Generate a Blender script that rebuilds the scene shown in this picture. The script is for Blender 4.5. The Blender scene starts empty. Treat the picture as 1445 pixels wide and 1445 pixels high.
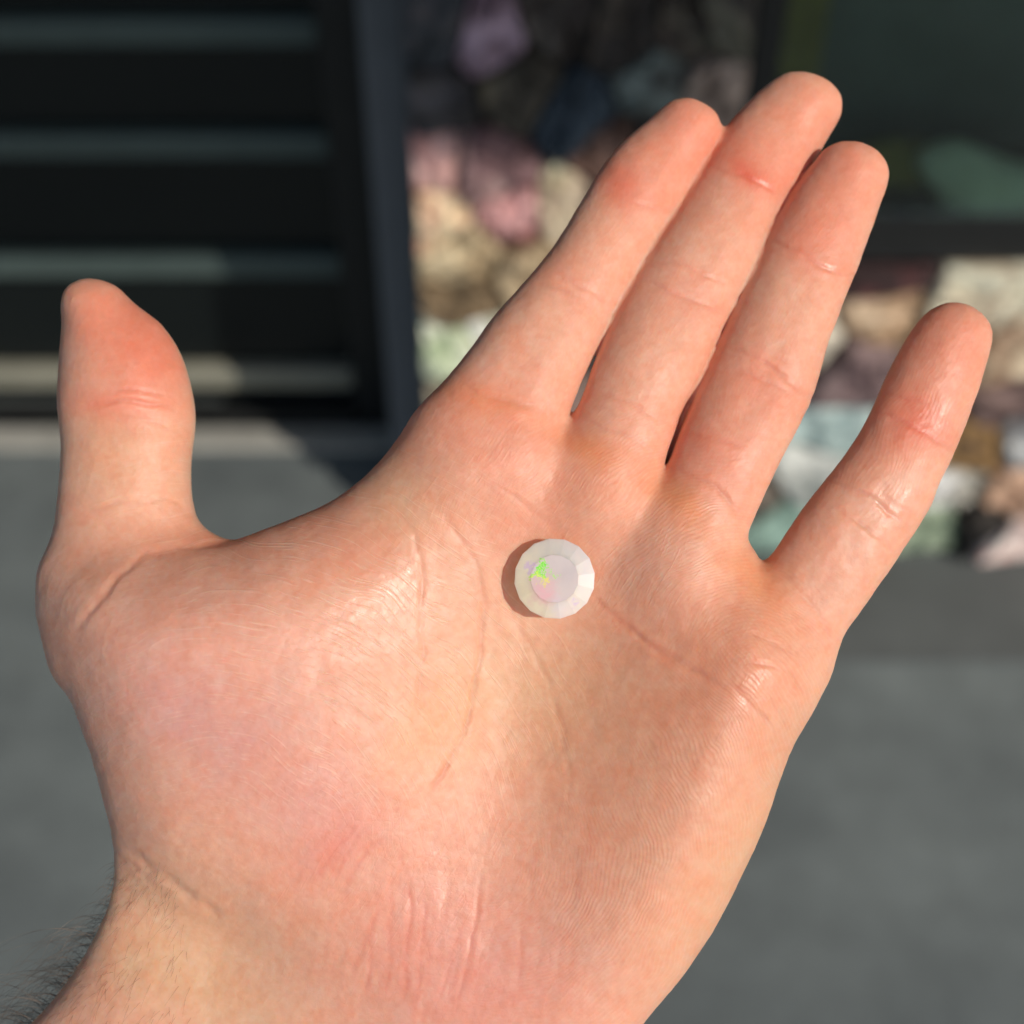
import bpy, math, random
import numpy as np
from mathutils import Vector, Matrix

random.seed(7)
rng = np.random.default_rng(7)
scene = bpy.context.scene
COL = scene.collection

# ------------------------------------------------------------------ camera, sky, sun, exposure
PITCH = math.radians(45)
HALF = math.radians(20)
F = 722.5 / math.tan(HALF)          # focal length in photo pixels
CAM = Vector((0, 0, 1.5))
cam_d = bpy.data.cameras.new('camera')
cam = bpy.data.objects.new('camera', cam_d)
COL.objects.link(cam)
cam.location = CAM
cam.rotation_euler = (PITCH, 0, 0)
cam_d.sensor_width = 36
cam_d.lens = 18 / math.tan(HALF)
cam_d.clip_start = 0.01
cam_d.clip_end = 2000
cam_d.dof.use_dof = True
cam_d.dof.focus_distance = 0.247
cam_d.dof.aperture_fstop = 10.5
scene.camera = cam
RIGHT = Vector((1, 0, 0))
BACK = Vector((0, -math.sin(PITCH), math.cos(PITCH)))
UP = Vector((0, math.cos(PITCH), math.sin(PITCH)))

SUN = (RIGHT * 0.54 + UP * 0.03 + BACK * 0.80).normalized()
EL = math.asin(SUN.z)
AZ = math.atan2(SUN.x, SUN.y)
w = bpy.data.worlds.new('World')
scene.world = w
w.use_nodes = True
nt = w.node_tree
sky = nt.nodes.new('ShaderNodeTexSky')
sky.sky_type = 'NISHITA'
sky.sun_disc = False
sky.sun_elevation = EL
sky.sun_rotation = AZ
nt.links.new(sky.outputs[0], nt.nodes['Background'].inputs[0])
nt.nodes['Background'].inputs[1].default_value = 0.115
sd = bpy.data.lights.new('sun', 'SUN')
so = bpy.data.objects.new('sun', sd)
COL.objects.link(so)
sd.energy = 3.5
sd.angle = math.radians(0.53)
sd.color = (1.0, 0.93, 0.83)
so.rotation_euler = SUN.to_track_quat('Z', 'Y').to_euler()
so.location = (2, -2, 4)
scene.view_settings.view_transform = 'Standard'
scene.view_settings.look = 'None'
scene.view_settings.exposure = -0.04
scene.view_settings.gamma = 1

# ------------------------------------------------------------------ helpers
def lin(r, g, b):
    def c(v):
        v /= 255.0
        return v / 12.92 if v <= 0.04045 else ((v + 0.055) / 1.055) ** 2.4
    return (c(r), c(g), c(b), 1.0)

def ray(px, py):
    return (RIGHT * ((px - 722.5) / F) + UP * ((722.5 - py) / F) - BACK)

def on_wall(px, py, Y):
    d = ray(px, py)
    return CAM + d * (Y / d.y)

def on_ground(px, py, z=0.0):
    d = ray(px, py)
    return CAM + d * ((z - CAM.z) / d.z)

def tag(o, label=None, cat=None, group=None, kind=None):
    if label: o['label'] = label
    if cat: o['category'] = cat
    if group: o['group'] = group
    if kind: o['kind'] = kind
    return o

def mesh_obj(name, verts, faces, mat=None, parent=None, smooth=False, loc=None):
    me = bpy.data.meshes.new(name)
    me.from_pydata([tuple(v) for v in verts], [], faces)
    me.update()
    if smooth:
        me.polygons.foreach_set('use_smooth', [True] * len(me.polygons))
    if mat: me.materials.append(mat)
    o = bpy.data.objects.new(name, me)
    COL.objects.link(o)
    if parent: o.parent = parent
    if loc: o.location = loc
    return o

def empty(name, loc=(0, 0, 0)):
    o = bpy.data.objects.new(name, None)
    COL.objects.link(o)
    o.location = loc
    return o

def box(name, x0, x1, y0, y1, z0, z1, mat, parent=None, bevel=0.0):
    """box given in world coordinates; origin at its base centre"""
    c = Vector(((x0 + x1) / 2, (y0 + y1) / 2, z0))
    pl = parent.location if parent else Vector((0, 0, 0))
    hx, hy, h = (x1 - x0) / 2, (y1 - y0) / 2, z1 - z0
    v = [(sx * hx, sy * hy, z) for z in (0, h) for sx, sy in ((-1, -1), (1, -1), (1, 1), (-1, 1))]
    f = [(3, 2, 1, 0), (4, 5, 6, 7), (0, 1, 5, 4), (1, 2, 6, 5), (2, 3, 7, 6), (3, 0, 4, 7)]
    o = mesh_obj(name, v, f, mat, parent)
    o.location = c - pl
    if bevel > 0:
        m = o.modifiers.new('bevel', 'BEVEL')
        m.width = bevel
        m.segments = 2
    return o

class N:
    """small node-tree writer"""
    def __init__(s, name):
        s.m = bpy.data.materials.new(name)
        s.m.use_nodes = True
        s.t = s.m.node_tree
        s.b = s.t.nodes['Principled BSDF']
    def n(s, typ, **kw):
        x = s.t.nodes.new(typ)
        for k, v in kw.items():
            if k in x.inputs.keys(): x.inputs[k].default_value = v
            else: setattr(x, k, v)
        return x
    def l(s, a, b): s.t.links.new(a, b)
    def math(s, op, a, b=None, c=None, clamp=False):
        x = s.t.nodes.new('ShaderNodeMath')
        x.operation = op
        x.use_clamp = clamp
        for i, v in enumerate((a, b, c)):
            if v is None: continue
            if isinstance(v, (int, float)): x.inputs[i].default_value = v
            else: s.l(v, x.inputs[i])
        return x.outputs[0]
    def mix(s, fac, a, b, blend='MIX'):
        x = s.t.nodes.new('ShaderNodeMix')
        x.data_type = 'RGBA'
        x.blend_type = blend
        for inp, v in ((x.inputs['Factor'], fac), (x.inputs['A'], a), (x.inputs['B'], b)):
            if isinstance(v, (int, float)): inp.default_value = v
            elif isinstance(v, tuple): inp.default_value = v
            else: s.l(v, inp)
        return x.outputs['Result']
    def noise(s, vec, scale, detail=4, rough=0.5, dist=0.0):
        x = s.n('ShaderNodeTexNoise', Scale=scale, Detail=detail, Roughness=rough, Distortion=dist)
        if vec is not None: s.l(vec, x.inputs['Vector'])
        return x
    def ramp(s, fac, stops):
        x = s.t.nodes.new('ShaderNodeValToRGB')
        e = x.color_ramp.elements
        while len(e) < len(stops): e.new(0.5)
        for i, (p, c) in enumerate(stops):
            e[i].position = p
            e[i].color = c if isinstance(c, tuple) else (c, c, c, 1)
        s.l(fac, x.inputs[0])
        return x.outputs['Color']
    def bump(s, height, strength, dist, normal=None):
        x = s.n('ShaderNodeBump', Strength=strength, Distance=dist)
        s.l(height, x.inputs['Height'])
        if normal is not None: s.l(normal, x.inputs['Normal'])
        return x.outputs[0]
    def coord(s, which='Object'):
        return s.t.nodes.new('ShaderNodeTexCoord').outputs[which]

def simple(name, col, rough=0.6, var=0.25, scale=30, bump=0.002, spec=0.4, metal=0.0):
    m = N(name)
    c = m.coord()
    n1 = m.noise(c, scale, 6, 0.6)
    n2 = m.noise(c, scale * 6, 4, 0.6)
    dark = tuple(x * (1 - var) for x in col[:3]) + (1,)
    lite = tuple(min(1, x * (1 + var)) for x in col[:3]) + (1,)
    r = m.ramp(n1.outputs['Fac'], [(0.3, dark), (0.7, lite)])
    m.l(r, m.b.inputs['Base Color'])
    m.b.inputs['Roughness'].default_value = rough
    m.b.inputs['Specular IOR Level'].default_value = spec
    m.b.inputs['Metallic'].default_value = metal
    if bump:
        m.l(m.bump(n2.outputs['Fac'], 0.5, bump), m.b.inputs['Normal'])
    return m.m

# ------------------------------------------------------------------ the setting: ground and building
YW = 1.43            # front plane of the stonework
YR = 1.74            # plane of the recessed glazed door

def ground_mat():
    m = N('painted_grey_concrete')
    c = m.coord()
    n1 = m.noise(c, 2.6, 5, 0.55)
    n2 = m.noise(c, 160, 3, 0.6)
    n3 = m.noise(c, 14, 6, 0.6)
    base = m.ramp(n1.outputs['Fac'], [(0.3, lin(84, 90, 91)), (0.7, lin(114, 121, 120))])
    sp = m.ramp(n3.outputs['Fac'], [(0.35, (0.86, 0.86, 0.86, 1)), (0.65, (1.06, 1.06, 1.06, 1))])
    b2 = m.mix(1.0, base, sp, 'MULTIPLY')
    gr = m.ramp(n2.outputs['Fac'], [(0.35, (0.85, 0.85, 0.85, 1)), (0.65, (1.1, 1.1, 1.1, 1))])
    m.l(m.mix(1.0, b2, gr, 'MULTIPLY'), m.b.inputs['Base Color'])
    m.b.inputs['Roughness'].default_value = 0.75
    m.l(m.bump(n2.outputs['Fac'], 0.6, 0.002), m.b.inputs['Normal'])
    return m.m

GM = ground_mat()
g = mesh_obj('ground', [(-60, -60, 0), (60, -60, 0), (60, 60, 0), (-60, 60, 0)], [(0, 1, 2, 3)], GM)
tag(g, kind='structure')

# darker grey strip along the foot of the stone wall
strip_m = simple('dark_grey_strip', lin(88, 91, 90), 0.8, 0.12, 12)
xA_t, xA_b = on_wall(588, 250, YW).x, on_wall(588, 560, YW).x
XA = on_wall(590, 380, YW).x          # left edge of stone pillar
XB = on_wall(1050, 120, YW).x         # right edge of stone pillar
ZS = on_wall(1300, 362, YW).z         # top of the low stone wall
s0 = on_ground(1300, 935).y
kb = box('ground_strip', on_ground(560, 800).x, 3.2, s0, YW - 0.03, 0.0, 0.006, strip_m)
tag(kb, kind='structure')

mortar = simple('dark_mortar', lin(124, 114, 102), 0.95, 0.3, 60, 0.004)

def stone_mat(name, col, col2, scale):
    m = N(name)
    oi = m.t.nodes.new('ShaderNodeObjectInfo')
    c = m.coord()
    mp = m.t.nodes.new('ShaderNodeVectorMath')
    mp.operation = 'ADD'
    m.l(c, mp.inputs[0])
    m.l(oi.outputs['Random'], mp.inputs[1])
    n1 = m.noise(mp.outputs[0], scale, 6, 0.6, 1.2)
    n2 = m.noise(mp.outputs[0], scale * 9, 5, 0.65)
    r = m.ramp(n1.outputs['Fac'], [(0.36, tuple(x * 0.7 for x in col2[:3]) + (1,)), (0.46, col2), (0.52, col), (0.66, tuple(min(0.85, x * 1.4 + 0.02) for x in col[:3]) + (1,))])
    g2 = m.ramp(n2.outputs['Fac'], [(0.3, (0.72, 0.72, 0.72, 1)), (0.7, (1.15, 1.15, 1.15, 1))])
    m.l(m.mix(1.0, r, g2, 'MULTIPLY'), m.b.inputs['Base Color'])
    m.b.inputs['Roughness'].default_value = 0.8
    h = m.math('ADD', n1.outputs['Fac'], m.math('MULTIPLY', n2.outputs['Fac'], 0.3))
    m.l(m.bump(h, 0.9, 0.01), m.b.inputs['Normal'])
    return m.m

def clip_poly(poly, mx, my, nx, ny):
    out = []
    k = len(poly)
    for i in range(k):
        a, b = poly[i], poly[(i + 1) % k]
        da = (a[0] - mx) * nx + (a[1] - my) * ny
        db = (b[0] - mx) * nx + (b[1] - my) * ny
        if da <= 0: out.append(a)
        if (da < 0 < db) or (db < 0 < da):
            t = da / (da - db)
            out.append((a[0] + (b[0] - a[0]) * t, a[1] + (b[1] - a[1]) * t))
    return out

_mats = {}
def stones(parent, seeds, x0, x1, z0, z1, y):
    """irregular fitted stones, each an object, from seeds (x, z, colour, veins)"""
    px, pz = parent.location.x, parent.location.z
    for i, (sx, sz, col, col2) in enumerate(seeds):
        poly = [(x0, z0), (x1, z0), (x1, z1), (x0, z1)]
        for j, s2 in enumerate(seeds):
            if j == i: continue
            dx, dz = s2[0] - sx, s2[1] - sz
            L = math.hypot(dx, dz)
            if L > 0.8: continue
            poly = clip_poly(poly, sx + dx / 2, sz + dz / 2, dx / L, dz / L)
            if len(poly) < 3: break
        if len(poly) < 3: continue
        cx = sum(p[0] for p in poly) / len(poly)
        cz = sum(p[1] for p in poly) / len(poly)
        # resample the outline, round it off and pull it in for the joint
        pts = []
        k = len(poly)
        for a in range(k):
            p, q = poly[a], poly[(a + 1) % k]
            for t in (0.06, 0.35, 0.65, 0.94):
                pts.append((p[0] + (q[0] - p[0]) * t, p[1] + (q[1] - p[1]) * t))
        rr = random.Random(i * 13 + 5)
        n = len(pts)
        depth = rr.uniform(0.018, 0.045)
        v, f = [], []
        rings = [(0.985, 0.03), (0.975, -depth * 0.5), (0.90, -depth * 0.9), (0.5, -depth * 1.0)]
        jit = [rr.uniform(-0.07, 0.025) for _ in range(n)]
        for s, d in rings:
            for a, (x, z) in enumerate(pts):
                ss = s + jit[a]
                v.append(((x - cx) * ss, d + rr.uniform(-0.007, 0.007), (z - cz) * ss))
        v.append((0, -depth * rr.uniform(0.9, 1.2), 0))
        for r in range(len(rings) - 1):
            for a in range(n):
                b = (a + 1) % n
                f.append((r * n + a, r * n + b, (r + 1) * n + b, (r + 1) * n + a))
        last = (len(rings) - 1) * n
        for a in range(n):
            f.append((last + a, last + (a + 1) % n, len(v) - 1))
        key = (col, col2)
        if key not in _mats:
            _mats[key] = stone_mat('stone_%s' % 'abcdefghijklmnopqrstuvwxyzABCDEFGHIJKLMNOPQRSTUVWXYZ'[len(_mats) % 52], col, col2, 11)
        o = mesh_obj('stone', v, f, _mats[key], parent, smooth=False)
        o.location = (cx - px, 0, cz - pz)

K = 1.18    # albedo against the sRGB seen, for sunlit stones
def a(r, g_, b): return tuple(min(0.85, x * K) for x in lin(r, g_, b)[:3]) + (1,)
def aw(r, g_, b): # for stones in the shade of the added overhang
    return tuple(min(0.6, x * 3.2) for x in lin(r, g_, b)[:3]) + (1,)

custom_p = [ # pillar: px, py, colour, veins
 (610, 30, aw(40, 38, 40), aw(25, 28, 32)), (690, 48, aw(98, 84, 94), aw(70, 56, 64)), (790, 20, aw(40, 36, 33), aw(25, 20, 18)),
 (880, 40, aw(42, 36, 31), aw(26, 22, 20)), (970, 40, aw(62, 58, 50), aw(40, 34, 30)), (1025, 20, aw(52, 50, 42), aw(34, 30, 28)),
 (615, 130, aw(36, 34, 36), aw(26, 24, 24)), (735, 112, aw(66, 60, 48), aw(40, 36, 30)), (810, 150, aw(34, 41, 47), aw(24, 32, 40)),
 (925, 100, aw(56, 62, 60), aw(40, 40, 38)), (1005, 115, aw(92, 80, 72), aw(58, 48, 42)),
 (612, 222, a(205, 155, 148), a(170, 120, 115)), (612, 292, a(215, 175, 145), a(180, 120, 95)),
 (685, 230, a(165, 135, 132), a(120, 90, 92)), (722, 290, a(185, 140, 138), a(130, 80, 76)), (798, 288, a(205, 190, 162), a(170, 150, 130)),
 (868, 205, a(150, 115, 100), a(90, 65, 55)), (930, 195, a(60, 50, 45), a(40, 30, 28)), (850, 300, a(70, 60, 52), a(40, 34, 30)),
 (660, 345, a(190, 172, 140), a(150, 130, 100)), (665, 400, a(130, 108, 80), a(95, 78, 56)), (740, 370, a(170, 150, 120), a(120, 100, 75)),
 (632, 480, a(195, 205, 172), a(150, 165, 130)), (700, 455, a(215, 214, 200), a(180, 180, 160)),
 (620, 560, a(150, 140, 120), a(100, 90, 76)), (720, 540, a(120, 110, 100), a(80, 70, 64)),
]
custom_w = [ # low wall under the window
 (1090, 400, a(150, 130, 110), a(100, 80, 70)), (1250, 378, a(80, 45, 45), a(50, 30, 30)),
 (1245, 430, a(195, 168, 140), a(160, 130, 100)), (1360, 420, a(202, 194, 170), a(175, 160, 138)),
 (1135, 475, a(185, 175, 158), a(150, 135, 120)), (1202, 512, a(120, 100, 98), a(90, 70, 72)),
 (1335, 490, a(190, 175, 150), a(150, 132, 110)), (1415, 495, a(196, 175, 148), a(160, 130, 105)), (1418, 558, a(120, 98, 92), a(85, 65, 62)),
 (1190, 592, a(162, 178, 174), a(140, 158, 156)), (1150, 655, a(175, 176, 170), a(140, 145, 140)),
 (1290, 580, a(176, 170, 158), a(130, 120, 110)), (1375, 618, a(140, 108, 66), a(100, 76, 50)), (1435, 606, a(168, 168, 166), a(130, 128, 130)),
 (1092, 725, a(122, 146, 134), a(90, 110, 104)), (1240, 690, a(160, 150, 130), a(120, 110, 96)),
 (1345, 672, a(205, 200, 190), a(165, 160, 148)), (1420, 680, a(185, 152, 128), a(150, 115, 92)), (1318, 735, a(150, 162, 138), a(110, 126, 104)),
 (1376, 728, a(40, 34, 28), a(26, 22, 20)), (1412, 750, a(212, 180, 172), a(180, 140, 132)), (1050, 690, a(150, 140, 125), a(100, 90, 80)),
]
pal = [a(165, 140, 120), a(120, 105, 90), a(190, 175, 150), a(110, 90, 85), a(150, 155, 140), a(175, 140, 130), a(90, 84, 80)]
def fill(seeds, x0, x1, z0, z1, dmin, tries):
    rr = random.Random(31)
    for _ in range(tries):
        x, z = rr.uniform(x0, x1), rr.uniform(z0, z1)
        if all(math.hypot(x - s[0], z - s[1]) > dmin for s in seeds):
            c1 = rr.choice(pal)
            seeds.append((x, z, c1, tuple(v * 0.6 for v in c1[:3]) + (1,)))
    return seeds

ZTOP = 2.5
pillar = tag(empty('stone_pillar', ((XA + XB) / 2, YW, 0)), 'rough pillar of mixed coloured stones, left of the green window, top in shade', 'pillar')
box('core', XA + 0.01, XB - 0.012, YW + 0.004, YW + 0.30, 0, ZTOP, mortar, pillar)
sp = [(on_wall(p[0], p[1], YW).x, on_wall(p[0], p[1], YW).z, p[2], p[3]) for p in custom_p]
sp = fill(sp, XA + 0.04, XB - 0.04, 0.04, 1.5, 0.125, 3000)
stones(pillar, sp, XA, XB, 0.0, 1.6, YW)

lw = tag(empty('stone_wall', ((XB + 2.6) / 2, YW, 0)), 'low wall of pale sunlit stones beneath the dark green window', 'wall')
box('core', XB + 0.002, 2.6, YW + 0.004, YW + 0.30, 0, ZS - 0.006, mortar, lw)
sw = [(on_wall(p[0], p[1], YW).x, on_wall(p[0], p[1], YW).z, p[2], p[3]) for p in custom_w]
sw = fill(sw, XB + 0.04, 2.55, 0.04, ZS - 0.03, 0.145, 4000)
stones(lw, sw, XB, 2.6, 0.0, ZS - 0.004, YW)

# ---- window over the low wall
black = simple('black_aluminium', lin(26, 27, 27), 0.45, 0.15, 20, 0.0005)
def glass_mat(name, tint, rough=0.03):
    m = N(name)
    c = m.coord()
    n1 = m.noise(c, 4, 3, 0.5)
    tr = m.t.nodes.new('ShaderNodeBsdfTransparent'); tr.inputs[0].default_value = tint
    gl = m.t.nodes.new('ShaderNodeBsdfGlossy')
    m.l(m.math('ADD', m.math('MULTIPLY', n1.outputs['Fac'], 0.04), rough), gl.inputs['Roughness'])
    fr = m.n('ShaderNodeFresnel', IOR=1.5)
    ms = m.t.nodes.new('ShaderNodeMixShader')
    m.l(fr.outputs[0], ms.inputs[0]); m.l(tr.outputs[0], ms.inputs[1]); m.l(gl.outputs[0], ms.inputs[2])
    m.l(ms.outputs[0], m.t.nodes['Material Output'].inputs[0])
    return m.m
glass_g = glass_mat('green_tinted_glass', (0.80, 0.86, 0.82, 1))
zt = 2.3
win = tag(empty('window', ((XB + 2.6) / 2, YW + 0.08, ZS)), 'dark green tinted window in a black frame above the low stone wall', 'window')
box('sill', XB + 0.004, 2.6, YW - 0.012, YW + 0.20, ZS + 0.001, ZS + 0.030, black, win, 0.003)
box('frame', XB + 0.004, XB + 0.035, YW - 0.008, YW + 0.014, ZS + 0.032, zt, black, win, 0.002)
box('frame', XB + 0.037, 2.6, YW - 0.008, YW + 0.014, ZS + 0.032, ZS + 0.055, black, win, 0.002)
box('frame', XB + 0.037, 2.6, YW - 0.008, YW + 0.014, zt - 0.04, zt, black, win, 0.002)
box('pane', XB + 0.037, 2.6, YW + 0.002, YW + 0.008, ZS + 0.057, zt - 0.042, glass_g, win)

dgreen = simple('dark_green_paint', lin(96, 108, 104), 0.8, 0.25, 5, 0.001)
room = tag(box('interior_screen', XB, 2.7, YW + 0.20, YW + 0.24, 0.0, ZTOP, dgreen), 'dark green screen standing behind the window glass', 'screen')
yel = simple('dull_yellow', lin(128, 124, 58), 0.8, 0.2, 30)  # dull yellow for the patch and the strip behind the glass
pale = simple('pale_green_reflection', lin(205, 222, 198), 0.85, 0.25, 12)  # reflection in the window, put into a solid pale green shape

def soft_shape(name, pts, y, mat, depth=0.05):
    """soft rounded shape with outline pts (px on wall plane y)"""
    P = [on_wall(px, py, y) for px, py in pts]
    c = sum(P, Vector()) / len(P)
    n = len(P) * 4
    ring = []
    for i in range(n):
        t = i / 4
        i0 = int(t) % len(P)
        u = t - int(t)
        p0, p1, p2, p3 = P[i0 - 1], P[i0], P[(i0 + 1) % len(P)], P[(i0 + 2) % len(P)]
        ring.append(0.5 * ((2 * p1) + (p2 - p0) * u + (2 * p0 - 5 * p1 + 4 * p2 - p3) * u * u + (3 * p1 - p0 - 3 * p2 + p3) * u ** 3))
    v, f = [], []
    lv = [(1, 0.0), (0.97, -0.3), (0.85, -0.7), (0.6, -0.92), (0.3, -1.0)]
    for s, d in lv:
        for i, p in enumerate(ring):
            q = (p - c) * s
            v.append((q.x, d * depth * (1 + 0.25 * math.sin(i * 1.9)), q.z))
    v.append((0, -depth, 0)); v.append((0, 0.02, 0))
    for r in range(len(lv) - 1):
        for i in range(n):
            j = (i + 1) % n
            f.append((r * n + i, r * n + j, (r + 1) * n + j, (r + 1) * n + i))
    b = (len(lv) - 1) * n
    for i in range(n):
        f.append((b + i, b + (i + 1) % n, len(v) - 2))
        f.append(((i + 1) % n, i, len(v) - 1))
    o = mesh_obj(name, v, f, mat, None, True)
    o.location = c
    return o
YI = YW + 0.050
tag(soft_shape('window_patch', [(1335, 348), (1325, 285), (1292, 225), (1345, 195), (1440, 228), (1560, 240), (1590, 348)], YI, pale, 0.03), 'pale green shape behind the glass standing for a reflection, above the sill on the right', 'window_patch')
tag(soft_shape('window_patch', [(1200, 215), (1260, 195), (1330, 205), (1320, 250), (1250, 262), (1205, 250)], YI + 0.04, yel, 0.02), 'dull yellow patch behind the glass beside the ring fingertip', 'window_patch')
p0, p1 = on_wall(1116, 60, YI), on_wall(1180, 60, YI)
tag(box('yellow_strip', p0.x, p1.x, YI + 0.06, YI + 0.07, ZS, 1.4, yel, None, 0.003), 'narrow dull yellow strip upright behind the window glass', 'strip')

# ---- glazed door with horizontal rails, left
grey_m = simple('charcoal_post_paint', lin(98, 101, 105), 0.55, 0.08, 15, 0.0005)
rail_lit = simple('sunlit_rail_paint', lin(130, 128, 114), 0.6, 0.15, 10, 0.0005)  # paler copy for the lowest rail, its sunlight put into the colour
rail_m = simple('grey_green_rail_paint', lin(70, 82, 79), 0.5, 0.12, 10, 0.0005)
glass_k = N('black_glass')
glass_k.b.inputs['Base Color'].default_value = (0.006, 0.008, 0.008, 1)
nn = glass_k.noise(glass_k.coord(), 3, 3)
glass_k.l(glass_k.math('ADD', glass_k.math('MULTIPLY', nn.outputs['Fac'], 0.2), 0.12), glass_k.b.inputs['Roughness'])
glass_k.b.inputs['Specular IOR Level'].default_value = 0.35
glass_k = glass_k.m
XP0 = on_wall(527, 300, YW + 0.1).x
XK = on_wall(478, 300, YR).x
post = tag(box('post', XP0, XA - 0.004, YW + 0.10, YW + 0.25, 0.0, ZTOP, grey_m, None, 0.006), 'dark grey upright post between the railed door and the stone pillar', 'post')
door = tag(empty('door', (-0.9, YR, 0)), 'black glazed door with horizontal grey green rails behind the thumb', 'door')
zt0 = 0.012
box('stile', XK, XP0 - 0.004, YR - 0.04, YR + 0.06, 0.0, 2.35, black, door, 0.003)
box('backing', -2.4, XK - 0.002, YR + 0.03, YR + 0.06, 0.0, 2.35, black, door)
rz = [on_wall(240, y, YR).z for y in (530, 372, 202, 42)]
pitch = rz[3] - rz[2]
for i in range(4): rz.append(rz[3] + pitch * (i + 1))
hh = 0.019
box('bottom_rail', -2.4, XK - 0.002, 1.686, YR - 0.014, 0.0, 0.026, black, door, 0.003)
prev = 0.012
for z in rz:
    box('glass_panel', -2.4, XK - 0.002, YR + 0.012, YR + 0.022, prev + 0.001, z - hh - 0.001, glass_k, door)
    box('rail', -2.4, XK - 0.002, YR - 0.012, YR + 0.028, z - hh, z + hh, rail_lit if z == rz[0] else rail_m, door, 0.006)
    prev = z + hh
conc = simple('pale_worn_concrete', lin(150, 148, 140), 0.85, 0.15, 25, 0.002)
st = tag(box('threshold', -2.4, XP0 - 0.004, 1.632, 1.683, 0.0, zt0, conc, None, 0.004), 'pale worn concrete threshold at the foot of the railed door', 'threshold')

# ---- unseen overhang added above to shade the upper stonework and door
overhang_m = simple('pale_overhang_paint', lin(170, 168, 160), 0.8, 0.05, 5)
sh = on_wall(700, 246, YW).z
dep = (ZTOP - sh) * (-SUN.y) / SUN.z
shade_overhang = tag(box('shade_overhang', -4, 4, YW - dep, YW + 0.7, ZTOP + 0.002, ZTOP + 0.14, overhang_m, None), 'unseen overhang added to shade the stone pillar and the door', 'shade_overhang')
upw = tag(box('building_wall', -4, 4, YW + 0.7, YW + 0.9, 0, ZTOP + 0.5, black, None), 'dark wall of the building behind the window and the door', 'wall')

# ------------------------------------------------------------------ the hand
D = 244.0                       # mm from lens to the palm plane
S = 2 * D * math.tan(HALF) / 1445   # mm per photo pixel at that plane
def P2(px, py, z):
    k = S * (D - z) / D
    return ((px - 722.5) * k, (722.5 - py) * k)

# sampling grid laid along the fingers, finer across them than along them
HA, HB, HZ = 0.72, 1.25, 1.05
XS = np.arange(-98, 86, HA)
YS = np.arange(-152, 112, HB)
ZSv = np.arange(-50, 20, HZ)
CA, SA = math.cos(math.radians(27)), math.sin(math.radians(27))
GA, GB = np.meshgrid(XS, YS, indexing='ij')
GX, GY = GA * CA + GB * SA, -GA * SA + GB * CA

def catmull(pts, m=6, closed=True):
    pts = np.array(pts, float)
    n = len(pts)
    out = []
    for i in range(n):
        p0, p1, p2, p3 = pts[i - 1], pts[i], pts[(i + 1) % n], pts[(i + 2) % n]
        for j in range(m):
            t = j / m
            out.append(0.5 * (2 * p1 + (p2 - p0) * t + (2 * p0 - 5 * p1 + 4 * p2 - p3) * t * t + (3 * p1 - p0 - 3 * p2 + p3) * t ** 3))
    return np.array(out)

def poly_sdf(poly):
    """positive inside"""
    d2 = np.full(GX.shape, 1e9)
    inside = np.zeros(GX.shape, bool)
    n = len(poly)
    for i in range(n):
        ax, ay = poly[i]
        bx, by = poly[(i + 1) % n]
        ex, ey = bx - ax, by - ay
        L = ex * ex + ey * ey + 1e-9
        t = np.clip(((GX - ax) * ex + (GY - ay) * ey) / L, 0, 1)
        dx, dy = GX - ax - t * ex, GY - ay - t * ey
        d2 = np.minimum(d2, dx * dx + dy * dy)
        c = ((ay > GY) != (by > GY))
        xi = ax + (GY - ay) * (bx - ax) / (by - ay + 1e-12)
        inside ^= (c & (GX < xi))
    d = np.sqrt(d2)
    return np.where(inside, d, -d)

def blur2(A, sig):
    def kern(h):
        r = int(3 * sig / h + 1)
        k = np.exp(-0.5 * (np.arange(-r, r + 1) * h / sig) ** 2)
        return r, k / k.sum()
    ra, ka = kern(HA)
    rb, kb = kern(HB)
    B = np.pad(A, ((ra, ra), (rb, rb)), mode='edge')
    B = sum(ka[i] * B[i:i + A.shape[0], :] for i in range(2 * ra + 1))
    return sum(kb[i] * B[:, i:i + A.shape[1]] for i in range(2 * rb + 1))

def gpx(z=-2.0):
    k = S * (D - z) / D
    return GX / k + 722.5, 722.5 - GY / k
PX, PY = gpx()

def gauss(px, py, cx, cy, rx, ry, ang=0.0):
    """anisotropic bump in photo coordinates; ang in degrees, positive clockwise on the picture"""
    c, s = math.cos(math.radians(ang)), math.sin(math.radians(ang))
    u = (px - cx) * c + (py - cy) * s
    v = -(px - cx) * s + (py - cy) * c
    return np.exp(-0.5 * ((u / rx) ** 2 + (v / ry) ** 2))

def seg_param(px, py, pts):
    """distance to polyline and the running parameter 0..1 in photo pixels"""
    pts = np.array(pts, float)
    seg = np.diff(pts, axis=0)
    Ls = np.hypot(seg[:, 0], seg[:, 1])
    tot = Ls.sum()
    best = np.full(px.shape, 1e9)
    par = np.zeros(px.shape)
    acc = 0
    for i in range(len(seg)):
        t = np.clip(((px - pts[i, 0]) * seg[i, 0] + (py - pts[i, 1]) * seg[i, 1]) / (Ls[i] ** 2), 0, 1)
        d = np.hypot(px - pts[i, 0] - t * seg[i, 0], py - pts[i, 1] - t * seg[i, 1])
        m = d < best
        best = np.where(m, d, best)
        par = np.where(m, (acc + t * Ls[i]) / tot, par)
        acc += Ls[i]
    return best, par

def smin(a_, b_, k):
    h = np.clip(0.5 + 0.5 * (b_ - a_) / k, 0, 1)
    return b_ * (1 - h) + a_ * h - k * h * (1 - h)

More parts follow.
